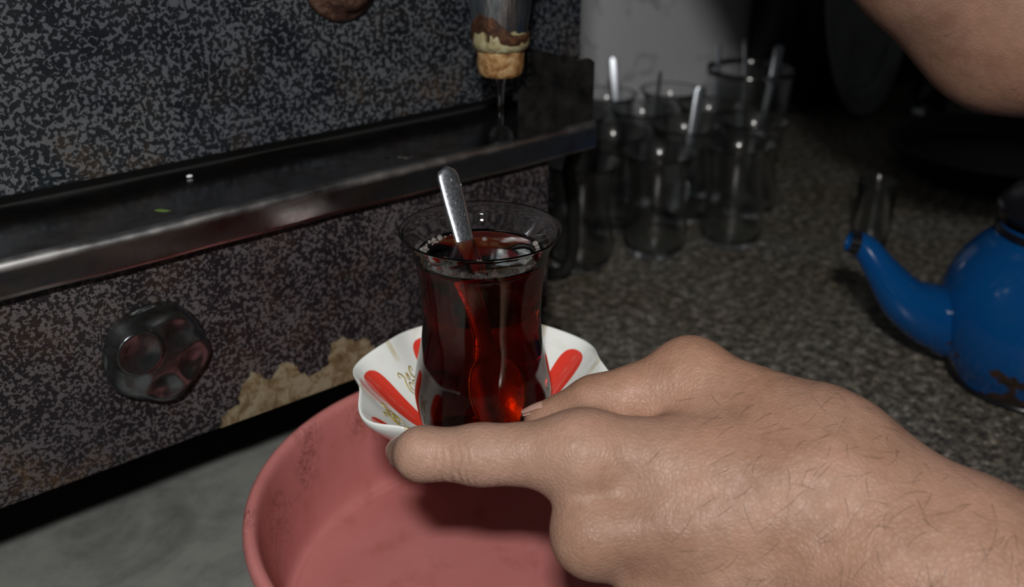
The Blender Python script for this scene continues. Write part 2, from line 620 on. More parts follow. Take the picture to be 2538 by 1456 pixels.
crusty('pale_crust_collar', [(.0112, .2228), (.0134, .2230), (.0142, .2246), (.0141, .2268), (.0136, .2285), (.0118, .2295)], CRUST_PALE, .014, tap, seed=5, top=lambda a: .0035 + .0045 * math.cos(a - R(200)))['label'] = 'pale green limescale collar'
crusty('brown_crust', [(.0124, .2252), (.0141, .2262), (.0145, .2280), (.0148, .2296), (.0146, .2306), (.0135, .2312)], CRUST_DARK, .012, tap, seed=8, top=lambda a: .0002 + .014 * max(0, math.cos(a - R(195))) ** 4)['label'] = 'brown tea scale on the spout'

# water running from the tap on to the ledge
wx, wy, _ = W(TU, TD + MD, 0)
ws = empty('water_stream', (wx, wy, .1752))
tag(ws, 'thin stream of clear water running from the tap onto the ledge', 'water')
lathe('jet', [(0, .0352), (.0040, .0350), (.0028, .0325), (.0020, .0295), (.0016, .024), (.0014, .016), (.0014, .0085), (0, .0080)], WATER, ws, 20)
lathe('splash_dome', [(0, .0078), (.0020, .0076), (.0042, .0066), (.0058, .0046), (.0066, .0022), (.0068, .0003), (0, .0003)], WATER, ws, 28)

# crumbs and drops lying on the ledge
def blob(name, loc, r, mat, flat=.6, seed=0, n=14, stretch=(1, 1), rot=0):
    r2 = np.random.default_rng(seed)
    bm = bmesh.new()
    bmesh.ops.create_uvsphere(bm, u_segments=n, v_segments=n // 2 + 1, radius=r)
    for v in bm.verts:
        k = 1 + r2.uniform(-.12, .12) if seed else 1
        v.co = Vector((v.co.x * k * stretch[0], v.co.y * k * stretch[1], v.co.z * flat * k + r * flat))
    o = obj_bm(name, bm, mat, None, True)
    o.location = loc
    o.rotation_euler = (0, 0, rot)
    return o
ZL = .1762
LEAF = simple('leaf_green', (.10, .17, .035), .55)
CRUMB = simple('white_crumb', (.75, .78, .8), .6)
o = blob('leaf_scrap', W(.1419, .4026, ZL - .0003), .0021, LEAF, .25, 3, 14, (1.9, .75), ROT - 1.0)
tag(o, 'tiny green leaf scrap lying on the steel ledge', 'leaf')
o = blob('crumb', W(.1693, .4389, ZL - .0003), .0012, CRUMB, .6, 4, 10, (1.3, .8), .6)
tag(o, 'small white crumb at the back of the steel ledge', 'crumb')
drop_spots = [((.1650, .3905), .0012, 'small water drop on the ledge lip, right of the leaf scrap'), ((.1700, .3915), .0009, 'tiny water drop on the ledge lip, right of a larger drop'),
              ((.2638, .4010), .0040, 'wide flat water drop on the ledge left of the stream'), ((.2560, .4050), .0016, 'small water drop just left of the wide flat drop on the ledge'),
              ((.2720, .4020), .0012, 'tiny water drop between the wide flat drop and the stream')]
for (pu, pd), r_, lb in drop_spots:
    tag(blob('water_drop', W(pu, pd, ZL - .0003), r_, WATER, .35), lb, 'water drop', 'water drops on the ledge')

# ------------------------------------------------------------------ pink plastic bowl
def bowl_mat():
    d = Nd('pink_plastic')
    n = d.noise(20, 4, .6)
    col = d.mix(d.rng(n, .3, .75), (.52, .175, .165), (.60, .225, .215))
    sc = d.noise(1, 6, .75, co=d.scaled((120, 70, 60)), dist=2.0)
    line = d.rng(d.math('ABSOLUTE', d.math('SUBTRACT', sc, .5)), 0, .030, 1, 0)
    where = d.rng(d.noise(26, 3, .5), .47, .60)
    lip = d.rng(d.xyz()[2], .012, .045)
    dirt = d.math('MULTIPLY', d.math('MULTIPLY', line, where), lip)
    col = d.mix(d.math('MULTIPLY', dirt, .95), col, (.09, .022, .010))
    soil = d.math('MULTIPLY', d.rng(d.noise(48, 5, .65), .55, .75), .45)
    col = d.mix(soil, col, (.34, .09, .06))
    d.P(Base_Color=col, Roughness=.42, Specular_IOR_Level=.4, Normal=d.bump(d.noise(300, 3), .08, .0005))
    return d.m
bowl_prof = [(0, 0), (.092, 0), (.0985, .0015), (.1035, .006), (.1060, .014), (.1085, .030), (.1105, .046), (.1120, .052), (.1150, .0555), (.1162, .0585), (.1158, .0615), (.1142, .0633), (.1120, .0632), (.1104, .0615), (.1094, .057), (.1078, .040), (.1062, .024), (.1048, .0135), (.1030, .0098), (.1010, .0090), (.0995, .0082), (.0960, .0080), (0, .0080)]
bowl = lathe('plastic_bowl', spline([(r, z, 0) for r, z in bowl_prof[1:-1]], 90)[:, :2].tolist(), bowl_mat(), None, 128)
bmq = bmesh.new()
bmq.from_mesh(bowl.data)
be = [e for e in bmq.edges if e.is_boundary]
bmesh.ops.holes_fill(bmq, edges=be, sides=0)
bmesh.ops.recalc_face_normals(bmq, faces=bmq.faces[:])
bmq.to_mesh(bowl.data)
bmq.free()
bowl.location = (.002, .361, 0)
tag(bowl, 'large pink plastic bowl standing below the saucer, scratched inside', 'bowl')

# ------------------------------------------------------------------ saucer
AX, AY = -.0115, .344
SZ0 = .0970            # foot
SOFF = R(35)
def s_rad(th):
    return .0500 * (1 + .042 * math.cos(8 * (th - SOFF)))
def s_top(s, th):
    w8 = math.cos(8 * (th - SOFF))
    base = .0062
    if s > .47:
        q = (s - .47) / .53
        base += .0262 * q ** 1.22
        base -= .0011 * w8 * q ** 2 * 1.0
        # raised edge of every lobe
        base += .0006 * q
    return base
def s_point(s, th, lift=0.0):
    r = s * (s_rad(th) * s * s + .05 * (1 - s * s))
    return (r * math.cos(th), r * math.sin(th), s_top(s, th) + lift)
NT = 256
ss = [0.001, .2, .4, .46] + list(np.linspace(.48, .97, 24)) + [.985]
v, f = [], []
rings = []
def ring(fn):
    i0 = len(v)
    for k in range(NT):
        v.append(fn(2 * math.pi * k / NT))
    rings.append(i0)
for s_ in ss:
    ring(lambda th, s_=s_: s_point(s_, th))
ring(lambda th: tuple(np.array(s_point(1.0, th)) + np.array([0, 0, -.0006])))
ring(lambda th: tuple(np.array(s_point(1.004, th)) + np.array([0, 0, -.0018])))
ring(lambda th: tuple(np.array(s_point(.990, th)) + np.array([0, 0, -.0032])))
for s_ in reversed(list(np.linspace(.50, .95, 16))):
    ring(lambda th, s_=s_: s_point(s_, th, -.0036))
for r_, z_ in ((.0242, .0022), (.0240, .0002), (.0232, 0), (.0215, 0), (.0206, .0006), (.0200, .0026), (.00005, .0026)):
    ring(lambda th, r_=r_, z_=z_: (r_ * math.cos(th), r_ * math.sin(th), z_))
for a, b in zip(rings[:-1], rings[1:]):
    for k in range(NT):
        l = (k + 1) % NT
        f.append((a + k, a + l, b + l, b + k))
def saucer_mat():
    d = Nd('printed_porcelain')
    x, y, z = d.xyz()
    r = d.math('SQRT', d.math('ADD', d.math('MULTIPLY', x, x), d.math('MULTIPLY', y, y)))
    th = d.math('ARCTAN2', y, x)
    def sector(off):
        a = d.math('DIVIDE', d.math('SUBTRACT', th, off), math.pi / 4)
        a = d.math('SUBTRACT', a, d.math('FLOOR', a))
        a = d.math('SUBTRACT', a, .5)
        return d.math('MULTIPLY', d.math('MULTIPLY', a, math.pi / 4), r)
    s1 = sector(SOFF - math.pi / 8)
    hw = d.rng(r, .022, .046, .0036, .0072)
    e1 = d.math('POWER', d.math('ABSOLUTE', d.math('DIVIDE', s1, hw)), 2.2)
    e2 = d.math('POWER', d.math('ABSOLUTE', d.math('DIVIDE', d.math('SUBTRACT', r, .0350), .0132)), 4.0)
    e = d.math('ADD', e1, e2)
    up = d.node('ShaderNodeNewGeometry').outputs['Normal']
    nz = d.node('ShaderNodeSeparateXYZ', {'Vector': up}).outputs[2]
    face = d.rng(nz, .0, .1)
    petal = d.math('MULTIPLY', d.rng(e, .94, 1.03, 1, 0), face)
    s2 = sector(SOFF)
    band = d.math('MULTIPLY', d.rng(d.math('ABSOLUTE', s2), .0011, .0015, 1, 0), d.rng(r, .0415, .0425))
    band = d.math('MULTIPLY', d.math('MULTIPLY', band, face), d.rng(d.noise(260, 3), .3, .6, .3, .75))
    stain = d.math('MULTIPLY', d.rng(d.noise(70, 4, .6), .55, .75), d.rng(r, .040, .052, 0, .65))
    col = d.mix(stain, (.76, .80, .78), (.50, .47, .33))
    col = d.mix(band, col, (.55, .50, .33))
    ridge = d.math('MULTIPLY', d.rng(d.math('ABSOLUTE', s1), .0004, .0011, 1, 0), d.rng(d.noise(160, 3), .45, .6))
    red = d.mix(d.math('MULTIPLY', ridge, .25), (.68, .048, .030), (.5, .25, .2))
    col = d.mix(petal, col, red)
    d.P(Base_Color=col, Roughness=.12, Specular_IOR_Level=.5)
    return d.m
sauc_me = clean(mesh('saucer', v, f))
saucer = link('saucer', sauc_me, saucer_mat())
saucer.location = (AX, AY, SZ0)
tag(saucer, 'white fluted porcelain saucer with red petals and gold scrolls under the glass', 'saucer')
GOLD = Nd('gold_print').P(Base_Color=(.30, .23, .045), Metallic=.3, Roughness=.4).m
def scroll(th0):
    """one printed scroll ornament: two mirrored curls with a leaf, as thin raised strokes"""
    strokes = []
    for sgn in (-1, 1):
        p = [(0.0, .0), (1.6, .4), (2.8, 1.7), (2.7, 3.2), (1.9, 4.3), (2.6, 5.4), (3.6, 5.7), (3.8, 4.9), (3.2, 4.8)]
        strokes.append([(sgn * a, b) for a, b in p])
        q = [(0.3, 1.6), (1.3, 1.4), (1.8, 2.4), (1.1, 3.2), (.4, 2.8), (.7, 2.2)]
        strokes.append([(sgn * a, b) for a, b in q])
    strokes += [[(0, -.2), (.5, -.9), (0, -1.7), (-.5, -.9), (0, -.2)], [(0, 3.4), (.45, 4.1), (0, 5.0), (-.45, 4.1), (0, 3.4)]]
    V_, F_ = [], []
    for st in strokes:
        pp = spline([(a, b, 0) for a, b in st], 26)[:, :2]
        P = []
        for a, b in pp:
            r_ = .0318 + b * .00155
            th = th0 + a * .00112 / r_
            P.append(s_point(r_ / .05, th, .00008))
        t_ = np.linspace(0, 1, len(P))
        vv, ff = tube_data(P, .00010 + .00024 * np.sin(np.pi * np.clip(t_, .08, .92)), 5)
        o_ = len(V_)
        V_ += list(vv)
        F_ += [tuple(i + o_ for i in q) for q in ff]
    sc = link('gold_scroll', mesh('gold_scroll', V_, F_), GOLD, saucer)
    sc['label'] = 'gold scroll ornament'
    sc['kind'] = 'stuff'
for k in range(8):
    scroll(SOFF + math.pi / 8 + k * math.pi / 4)

# ------------------------------------------------------------------ tea glass, tea and spoon
GZ = .1032 + .0002
# (radius, height above the glass foot) of the outer silhouette
go = [(.0185, 0), (.0205, .0006), (.0228, .0032), (.0252, .0095), (.0266, .0170), (.0268, .0225), (.0256, .0310), (.0238, .0400), (.0226, .0490), (.0226, .0580), (.0233, .0680), (.0246, .0765), (.0267, .0820), (.0290, .0855), (.0300, .0868)]
gi = [(r - (.0013 if z > .02 else .0013 + .0010 * (.02 - z) / .02), z) for r, z in go]
o_s = spline([(r, z, 0) for r, z in go], 60)[:, :2]
i_s = spline([(r, z, 0) for r, z in [(.0292, .0866), (.0277, .0851), (.0252, .0815), (.0231, .0762), (.0219, .068), (.0212, .058), (.0212, .049), (.0224, .040), (.0242, .031), (.0254, .0225), (.0251, .017), (.0234, .0105), (.0200, .0068), (.0120, .0055), (.0001, .0055)]], 60)[:, :2]
gp = [(.0001, .0012), (.0165, .0012)] + o_s.tolist() + [(.0299, .0873), (.02955, .0873)] + i_s.tolist()
g_me = clean(mesh('tea_glass', *lathe_data(gp, 96)))
glass = link('tea_glass', g_me, GLASS)
glass.location = (AX, AY, GZ)
tag(glass, 'waisted clear tea glass full of tea, standing on the saucer', 'glass')
LEVEL = .0772
ti = [(r + .0005, z) for r, z in i_s[::-1].tolist() if z < LEVEL - .0006]
ti[0] = (.0001, ti[0][1] - .0004)
ti = [(r, z - (.0004 if z < .0058 else 0)) for r, z in ti]
rl = ti[-1][0]
# the surface climbs slightly at the wall
ti += [(rl + .0002, LEVEL + .0007), (rl - .0005, LEVEL + .0004), (rl - .0014, LEVEL), (rl * .5, LEVEL), (.0001, LEVEL)]
tea = link('tea', clean(mesh('tea', *lathe_data(ti, 96))), TEA)
tea.location = (AX, AY, GZ)
tag(tea, 'dark red black tea filling the held glass', 'tea')
fv, ff = [], []
def add_ball(c, r, n=8, m=6):
    o_ = len(fv)
    for i in range(m + 1):
        p_ = math.pi * i / m
        for k in range(n):
            a_ = 2 * math.pi * k / n
            fv.append((c[0] + r * math.sin(p_) * math.cos(a_), c[1] + r * math.sin(p_) * math.sin(a_), c[2] + r * math.cos(p_)))
    for i in range(m):
        for k in range(n):
            l = (k + 1) % n
            ff.append((o_ + i * n + k, o_ + (i + 1) * n + k, o_ + (i + 1) * n + l, o_ + i * n + l))
for k in range(230):
    a_ = R(rng.normal(262, 48))
    r_ = rng.uniform(.00025, .0008) if rng.random() < .8 else rng.uniform(.0007, .0012)
    rad = rl - .0004 - r_ - abs(rng.normal(0, .0008))
    add_ball((rad * math.cos(a_), rad * math.sin(a_), LEVEL + r_ * .5 + abs(rng.normal(0, .0006))), r_)
for k in range(26):
    a_ = R(rng.normal(170, 18))
    r_ = rng.uniform(.0002, .0007)
    rad = rl - .0006 - r_ - abs(rng.normal(0, .0012))
    add_ball((rad * math.cos(a_), rad * math.sin(a_), LEVEL + r_ * .4), r_)
add_ball((.001, .0135, LEVEL + .0002), .0011)
BUB = Nd('foam_bubble').P(Base_Color=(.95, .93, .90), Roughness=0.03, IOR=1.33, Transmission_Weight=.93).m
fo = link('foam', mesh('foam', fv, ff), BUB, tea)
tag(fo, 'ring of fine bubbles along the tea edge', kind='stuff')

# spoon: bowl end in the tea, flat handle leaning on the far rim
def spoon_mesh(name, L=.112):
    ns, nt = 60, 13
    V_, F_ = [], []
    top_, bot_ = [], []
    for i in range(ns):
        s = i / (ns - 1)
        x = s * L
        bl = .031
        if x < bl:
            q = x / bl
            wd = .0098 * math.sqrt(max(1e-4, 1 - (2 * q - 1) ** 2 * (1 if q < .5 else .93)))
            dep = .0042 * math.sin(math.pi * min(1, q * .98 + .01))
        else:
            q = (x - bl) / (L - bl)
            wd = .0026 + (.0020) * min(1, q * 1.25) ** 1.3 + .0022 * max(0, 1 - q * 9)
            if x > L - .0045:
                e_ = (x - (L - .0045)) / .0045
                wd *= math.sqrt(max(.002, 1 - e_ * e_))
            dep = 0
        arch = .0035 * math.sin(math.pi * s) - .0012 * math.exp(-((x - .036) / .008) ** 2)
        thk = .0007 if x > bl else .0006
        rt, rb_ = [], []
        for k in range(nt):
            t_ = -1 + 2 * k / (nt - 1)
            z_ = arch - dep * (1 - t_ * t_) + .0004 * (1 - t_ * t_) * (1 if x > bl else 0)
            rt.append(len(V_)); V_.append((x, t_ * wd, z_ + thk * (1 - .6 * t_ ** 6)))
        for k in range(nt):
            t_ = -1 + 2 * k / (nt - 1)
            z_ = arch - dep * (1 - t_ * t_)
            rb_.append(len(V_)); V_.append((x, t_ * wd, z_ - thk * (1 - .6 * t_ ** 6)))
        top_.append(rt); bot_.append(rb_)
    for i in range(ns - 1):
        for k in range(nt - 1):
            F_.append((top_[i][k], top_[i + 1][k], top_[i + 1][k + 1], top_[i][k + 1]))
            F_.append((bot_[i][k], bot_[i][k + 1], bot_[i + 1][k + 1], bot_[i + 1][k]))
        F_.append((top_[i][0], bot_[i][0], bot_[i + 1][0], top_[i + 1][0]))
        F_.append((top_[i][-1], top_[i + 1][-1], bot_[i + 1][-1], bot_[i][-1]))
    F_.append(tuple(top_[0] + bot_[0][::-1]))
    F_.append(tuple(top_[-1][::-1] + bot_[-1]))
    return clean(mesh(name, V_, F_))
SPOON = spoon_mesh('teaspoon')
def place_spoon(o, B, T, facing):
    L_ = (Vector(T) - Vector(B)).normalized()
    n_ = Vector(facing)
    n_ = (n_ - L_ * n_.dot(L_)).normalized()
    y_ = n_.cross(L_)
    m_ = Matrix((L_, y_, n_)).transposed().to_4x4()
    m_.translation = Vector(B)
    o.matrix_world = m_
SPOON.materials.append(STEEL)
spoon = link('teaspoon', spoon_mesh('teaspoon_in_tea', .103), STEEL)
SB = (AX + .0070, AY - .0105, GZ + .0085)
ST = (AX - .0125, AY + .0235, .1995)
place_spoon(spoon, SB, ST, (.48, -.78, .12))
tag(spoon, 'steel teaspoon with water drops, handle up, in the glass of tea', 'spoon')
for (x_, y_, r_) in ((.0975, .0002, .00085), (.0950, -.0032, .00085), (.0885, .0006, .0005), (.0835, -.0018, .0006), (.0795, .0018, .0003), (.0925, .0022, .0003)):
    bm = bmesh.new()
    bmesh.ops.create_uvsphere(bm, u_segments=12, v_segments=8, radius=r_)
    for v_ in bm.verts:
        v_.co = Vector((v_.co.x + x_, v_.co.y + y_, v_.co.z * .7 + .0011 + .0035 * math.sin(math.pi * x_ / .103)))
    obj_bm('droplet', bm, WATER, spoon, True)

# ------------------------------------------------------------------ person: two bare arms reaching in
J = dict(
    I0=(0.0989, 0.2707, 0.1366), I1=(0.0226, 0.2776, 0.1373), I2=(-0.0105, 0.2796, 0.1355), I3=(-0.0302, 0.283, 0.1335), I4=(-0.0372, 0.2936, 0.1266),
    M0=(0.1003, 0.2581, 0.1286), M1=(0.0269, 0.2624, 0.1165), M2=(0.0325, 0.2972, 0.0916), M3=(0.0402, 0.3138, 0.0871), M4=(0.0522, 0.3119, 0.0877),
    R0=(0.1037, 0.2482, 0.1192), R1=(0.0500, 0.2522, 0.0995), R2=(0.0555, 0.2853, 0.0780), R3=(0.0620, 0.3000, 0.0757), R4=(0.072, 0.2960, 0.0790),
    P0=(0.108, 0.2424, 0.1116), P1=(0.0692, 0.2428, 0.0884), P2=(0.0700, 0.2693, 0.0800), P3=(0.0780, 0.2820, 0.0790), P4=(0.0860, 0.2809, 0.0820),
    T0=(0.0966, 0.2841, 0.1417), T1=(0.0624, 0.3066, 0.1490), T2=(0.0289, 0.3017, 0.1415), T3=(0.0119, 0.3048, 0.1317),
    X0=(0.0957, 0.2782, 0.1361), X1=(0.0652, 0.2949, 0.1388),
    W1=(0.1097, 0.27, 0.1351), F1=(0.139, 0.2392, 0.1234), F2=(0.1699, 0.2115, 0.1043),
    W2=(0.1159, 0.243, 0.1174), G1=(0.1429, 0.2217, 0.1026), G2=(0.1715, 0.1958, 0.0825),
    LE=(0.325, 0.132, 0.060), LS=(0.23, 0.08, 0.36),
    RE=(0.2485, 0.5075, 0.2410), RW=(0.0900, 0.5050, 0.3820), RS=(0.51, 0.31, 0.25))
def mid(a, b, t):
    return tuple(np.array(J[a]) * (1 - t) + np.array(J[b]) * t)
def chain(p, names, radii, k=.004):
    d = None
    for a, b, ra, rb in zip(names[:-1], names[1:], radii[:-1], radii[1:]):
        e = bone(p, J[a], J[b], ra, rb)
        d = e if d is None else smin(d, e, k)
    return d
X_CUT = .176
def forearm_left(p):
    d = bone(p, J['W1'], J['F1'], .0185, .0235)
    d = smin(d, bone(p, J['F1'], J['F2'], .0235, .0285), .012)
    d = smin(d, bone(p, J['W2'], J['G1'], .0175, .0225), .022)
    d = smin(d, bone(p, J['G1'], J['G2'], .0225, .0290), .022)
    d = smin(d, bone(p, mid('F2', 'G2', .5), J['LE'], .036, .041), .022)
    return d
def left_hand(p):
    d = bone(p, J['I0'], J['I1'], .0155, .0125)
    d = smin(d, bone(p, J['M0'], J['M1'], .0160, .0128), .020)
    d = smin(d, bone(p, J['R0'], J['R1'], .0150, .0122), .020)
    d = smin(d, bone(p, J['P0'], J['P1'], .0145, .0110), .020)
    d = smin(d, bone(p, J['T0'], J['T1'], .0160, .0120), .012)
    d = smin(d, bone(p, J['X0'], J['X1'], .0165, .0125), .014)
    d = smin(d, forearm_left(p), .020)
    # palm fill behind the metacarpals
    d = smin(d, bone(p, (.095, .285, .112), (.050, .290, .110), .014, .012), .012)
    # knuckles
    d = smin(d, ball(p, np.array(J['I1']) + (.001, -.0022, .0016), .0112), .010)
    d = smin(d, ball(p, np.array(J['M1']) + (-.001, -.003, .001), .0122), .006)
    idx = chain(p, ['I1', 'I2', 'I3', 'I4'], [.0122, .0097, .0086, .0062], .004)
    d = smin(d, idx, .007)
    d = smin(d, chain(p, ['T1', 'T2', 'T3'], [.0118, .0095, .0078]), .008)
    d = smin(d, ball(p, np.array(J['T1']) + (.0, .001, .0015), .0106), .008)
    for n_ in 'MRP':
        k_ = {'M': 1, 'R': .95, 'P': .84}[n_]
        d = smin(d, chain(p, [n_ + '1', n_ + '2', n_ + '3', n_ + '4'], [.0118 * k_, .0104 * k_, .0092 * k_, .0080 * k_]), .005)
    # skin over the gap between the index and middle metacarpals
    d = smin(d, bone(p, (.056, .2680, .1290), (.098, .2625, .1345), .0105, .0160), .016)
    d = smin(d, bone(p, np.array(J['M1']) + (.010, -.0070, .0050), np.array(J['M0']) + (.0, -.0080, .0065), .0036, .0036), .012)
    # soft hollows at the wrist and between the knuckles, faint tendon ridge
    for c_, a_, s_ in (((0.1022, 0.265, 0.1528), .0016, .010), ((0.0972, 0.2408, 0.141), .0016, .012), ((0.0273, 0.2668, 0.1307), .0018, .008), ((0.0384, 0.263, 0.1343), .0014, .009), ((0.0507, 0.261, 0.1372), .0010, .010), ((0.0363, 0.2459, 0.1141), .0016, .010), ((0.0426, 0.2704, 0.143), -.0008, .009), ((0.0671, 0.2643, 0.1441), -.0008, .009)):
        q_ = p - np.array(c_, np.float32)
        d = d + a_ * np.exp(-(q_ * q_).sum(-1) / (s_ * s_))
    return d
V1, Q1 = surface_nets(lambda p: np.maximum(left_hand(p), p[..., 0] - X_CUT), (-.052, .165, .046), (X_CUT - .0005, .336, .172), .0013)
def shoulders(p):
    d = bone(p, J['LE'], J['LS'], .042, .055)
    d = smin(d, bone(p, J['LS'], J['RS'], .085, .085), .05)
    d = smin(d, bone(p, (.37, .195, .34), (.38, .18, -.06), .105, .11), .06)
    d = smin(d, bone(p, J['RS'], J['RE'], .058, .046), .03)
    return d
def body_rest(p):
    d = smin(forearm_left(p), shoulders(p), .02)
    d = np.maximum(d, X_CUT - p[..., 0] - np.where(p[..., 1] > .33, 9, 0))
    re, rw = np.array(J['RE']), np.array(J['RW'])
    r = bone(p, re, re * .35 + rw * .65, .0455, .0365)
    r = smin(r, bone(p, re * .35 + rw * .65, rw, .0345, .0265), .02)
    r = smin(r, ball(p, re * .72 + rw * .28 + np.array([0.0, .0, -.004]), .041), .03)
    hd = (rw - re) / np.linalg.norm(rw - re)
    side = np.array([.55, .80, .25])
    side = side - hd * (side @ hd)
    side /= np.linalg.norm(side)
    palm = rw + hd * .085
    for s_, ln in ((-.030, .055), (-.010, .066), (.010, .062), (.030, .048)):
        r = smin(r, bone(p, rw + side * s_ * .5, palm + side * s_, .019, .013), .014)
        k1 = palm + side * s_ + (hd * .7 + np.array([-.2, -.3, -.5])) * ln * .55
        r = smin(r, bone(p, palm + side * s_, k1, .0115, .0098), .004)
        r = smin(r, bone(p, k1, k1 + np.array([-.1, -.45, -.85]) * ln * .5, .0098, .0080), .004)
    r = smin(r, bone(p, rw - side * .02, rw - side * .045 + hd * .045, .017, .012), .012)
    r = smin(r, bone(p, rw - side * .045 + hd * .045, rw - side * .050 + hd * .075, .0115, .009), .006)
    return smin(d, r, .02)
V2, Q2 = surface_nets(body_rest, (-.10, -.06, -.18), (.66, .70, .50), .0055)
# join both pieces of skin into one continuous mesh
bm = bmesh.new()
def add_np(V_, Q_, drop=None):
    vs = [bm.verts.new(p_) for p_ in V_.tolist()]
    keep = np.ones(len(Q_), bool) if drop is None else ~drop(V_[Q_].mean(1))
    for q in Q_[keep].tolist():
        if len(set(q)) == 4:
            try:
                bm.faces.new([vs[i] for i in q])
            except ValueError:
                pass
add_np(V1, Q1, lambda c: c[:, 0] > X_CUT - .0022)
add_np(V2, Q2, lambda c: (c[:, 0] < X_CUT + .004) & (c[:, 1] < .30) & (c[:, 2] < .2))
bmesh.ops.delete(bm, geom=[v_ for v_ in bm.verts if not v_.link_faces], context='VERTS')
bes = [e for e in bm.edges if e.is_boundary]
try:
    bmesh.ops.bridge_loops(bm, edges=bes)
except Exception as ex:
    print('bridge', ex)
bmesh.ops.recalc_face_normals(bm, faces=bm.faces[:])
def skin_mat():
    d = Nd('skin')
    n = d.noise(38, 4, .6)
    f = d.noise(260, 3, .6)
    col = d.ramp(n, [(.3, (.280, .160, .116)), (.5, (.350, .216, .162)), (.70, (.410, .243, .188))])
    col = d.mix(d.rng(f, .3, .75), col, d.mix(1.0, col, (.84, .81, .76), 'MULTIPLY'))
    col = d.mix(d.rng(d.noise(14, 3), .4, .7), col, d.mix(1.0, col, (1.0, .90, .82), 'MULTIPLY'))
    for p_, r_ in (((.0742, .2744, .1446), .0024), ((.056, .2685, .1319), .0030), ((.0665, .271, .141), .0018)):
        col = d.mix(d.rng(d.dist(p_), r_ * .3, r_ * 1.4, .38, 0), col, (.50, .10, .08))
    v1 = d.voronoi(560, co=d.scaled((1.0, 1, 1)), feature='DISTANCE_TO_EDGE')
    wr = d.noise(1, 4, .6, co=d.scaled((520, 170, 170)), dist=.8)
    h = d.math('ADD', d.math('MULTIPLY', d.rng(v1, 0, .25), .5), d.math('MULTIPLY', wr, 1.0))
    x_ = d.xyz()[0]
    fold = d.math('SINE', d.math('ADD', d.math('MULTIPLY', x_, 2300.0), d.math('MULTIPLY', d.noise(120, 3), 14.0)))
    near = d.rng(d.dist((-.016, .274, .130)), .006, .015, 1.1, 0)
    h = d.math('ADD', h, d.math('MULTIPLY', fold, near))
    d.P(Base_Color=col, Roughness=d.rng(f, .3, .7, .46, .6), Specular_IOR_Level=.35, Normal=d.bump(h, .30, .0007))
    return d.m
SKIN = skin_mat()
person = obj_bm('person', bm, SKIN, None, True)
tag(person, 'bare-armed person holding the saucer, other arm reaching across above the teapot', 'person')

def nail(c, axis, normal, L_, wd):
    a = Vector(axis).normalized()
    n_ = Vector(normal)
    n_ = (n_ - a * n_.dot(a)).normalized()
    s_ = n_.cross(a)
    V_, F_ = [], []
    for layer in (0, 1):
        for i in range(9):
            for k in range(9):
                x = -1 + i / 4
                y = -1 + k / 4
                sx = x * math.sqrt(1 - y * y * .45)
                sy = y * math.sqrt(1 - x * x * .35 if x > 0 else 1)
                p = Vector(c) + a * (sx * L_ / 2) + s_ * (sy * wd / 2) + n_ * (-.0022 * sy * sy - .0006 * x * x - layer * .0010)
                V_.append(tuple(p))
    for i in range(8):
        for k in range(8):
            q = (i * 9 + k, i * 9 + k + 1, (i + 1) * 9 + k + 1, (i + 1) * 9 + k)
            F_.append(q)
            F_.append(tuple(81 + j for j in q[::-1]))
    o = link('fingernail', clean(mesh('fingernail', V_, F_)), NAIL, person)
    return o
NAIL = simple('nail', (.52, .32, .26), .3)
ti_ = np.array(J['I4'])
nail(ti_ + np.array([-.0052, .0006, .0018]), np.array(J['I4']) - np.array(J['I3']), (-.80, -.35, .45), .0105, .0095)
tt_ = np.array(J['T3'])
nail(tt_ + np.array([-.0035, .0035, .0064]), np.array(J['T3']) - np.array(J['T2']), (-.15, .45, .85), .0120, .0105)

# fine dark hair on the back of the hand and forearm
pm = person.data
nf = len(pm.polygons)
cen = np.empty(nf * 3); pm.polygons.foreach_get('center', cen); cen = cen.reshape(-1, 3)
nor = np.empty(nf * 3); pm.polygons.foreach_get('normal', nor); nor = nor.reshape(-1, 3)
are = np.empty(nf); pm.polygons.foreach_get('area', are)
def hairs(prob, count, flow, lmin, lmax):
    pr = prob * are
    pr = pr / pr.sum()
    pick = rng.choice(nf, count, p=pr)
    V_, F_ = [], []
    for i in pick:
        n_ = nor[i]
        t_ = np.array(flow) + rng.normal(0, .38, 3)
        t_ = t_ - n_ * (t_ @ n_)
        t_ /= np.linalg.norm(t_) + 1e-9
        c_ = cen[i] + rng.normal(0, .0006, 3)
        c_ = c_ - n_ * ((c_ - cen[i]) @ n_)
        L_ = rng.uniform(lmin, lmax)
        b_ = np.cross(n_, t_) * rng.normal(0, .25)
        P = [c_ - n_ * .0003, c_ + t_ * L_ * .33 + n_ * L_ * .10, c_ + (t_ + b_ * .4) * L_ * .68 + n_ * L_ * .13, c_ + (t_ + b_) * L_ + n_ * L_ * .10]
        vv, ff_ = tube_data(P, [.000045, .00004, .00003, .000008], 3, False)
        o_ = len(V_)
        V_ += list(vv)
        F_ += [tuple(j + o_ for j in q) for q in ff_]
    return V_, F_
camside = np.clip((nor @ np.array([0, -.75, .65])) + .35, 0, 1)
lz = (cen[:, 1] < .30) & (cen[:, 0] < .30)
prob = np.where(lz & (cen[:, 0] > .042), np.clip((cen[:, 0] - .035) / .06, .08, 1.3), 0) * camside
V_, F_ = hairs(prob, 2200, (-.55, -.35, -.75), .006, .012)
HAIR = simple('arm_hair', (.035, .018, .010), .5)
h_ = link('arm_hair', mesh('arm_hair', V_, F_), HAIR, person)
tag(h_, 'fine dark hair on the hand and forearm', kind='stuff')
rz_ = (cen[:, 1] > .40) & (cen[:, 0] > .10) & (cen[:, 0] < .36)
V_, F_ = hairs(np.where(rz_, 1.0, 0), 420, (-.5, .2, .3), .004, .008)
h_ = link('arm_hair', mesh('arm_hair', V_, F_), HAIR, person)
tag(h_, 'sparse dark hair on the reaching arm', kind='stuff')
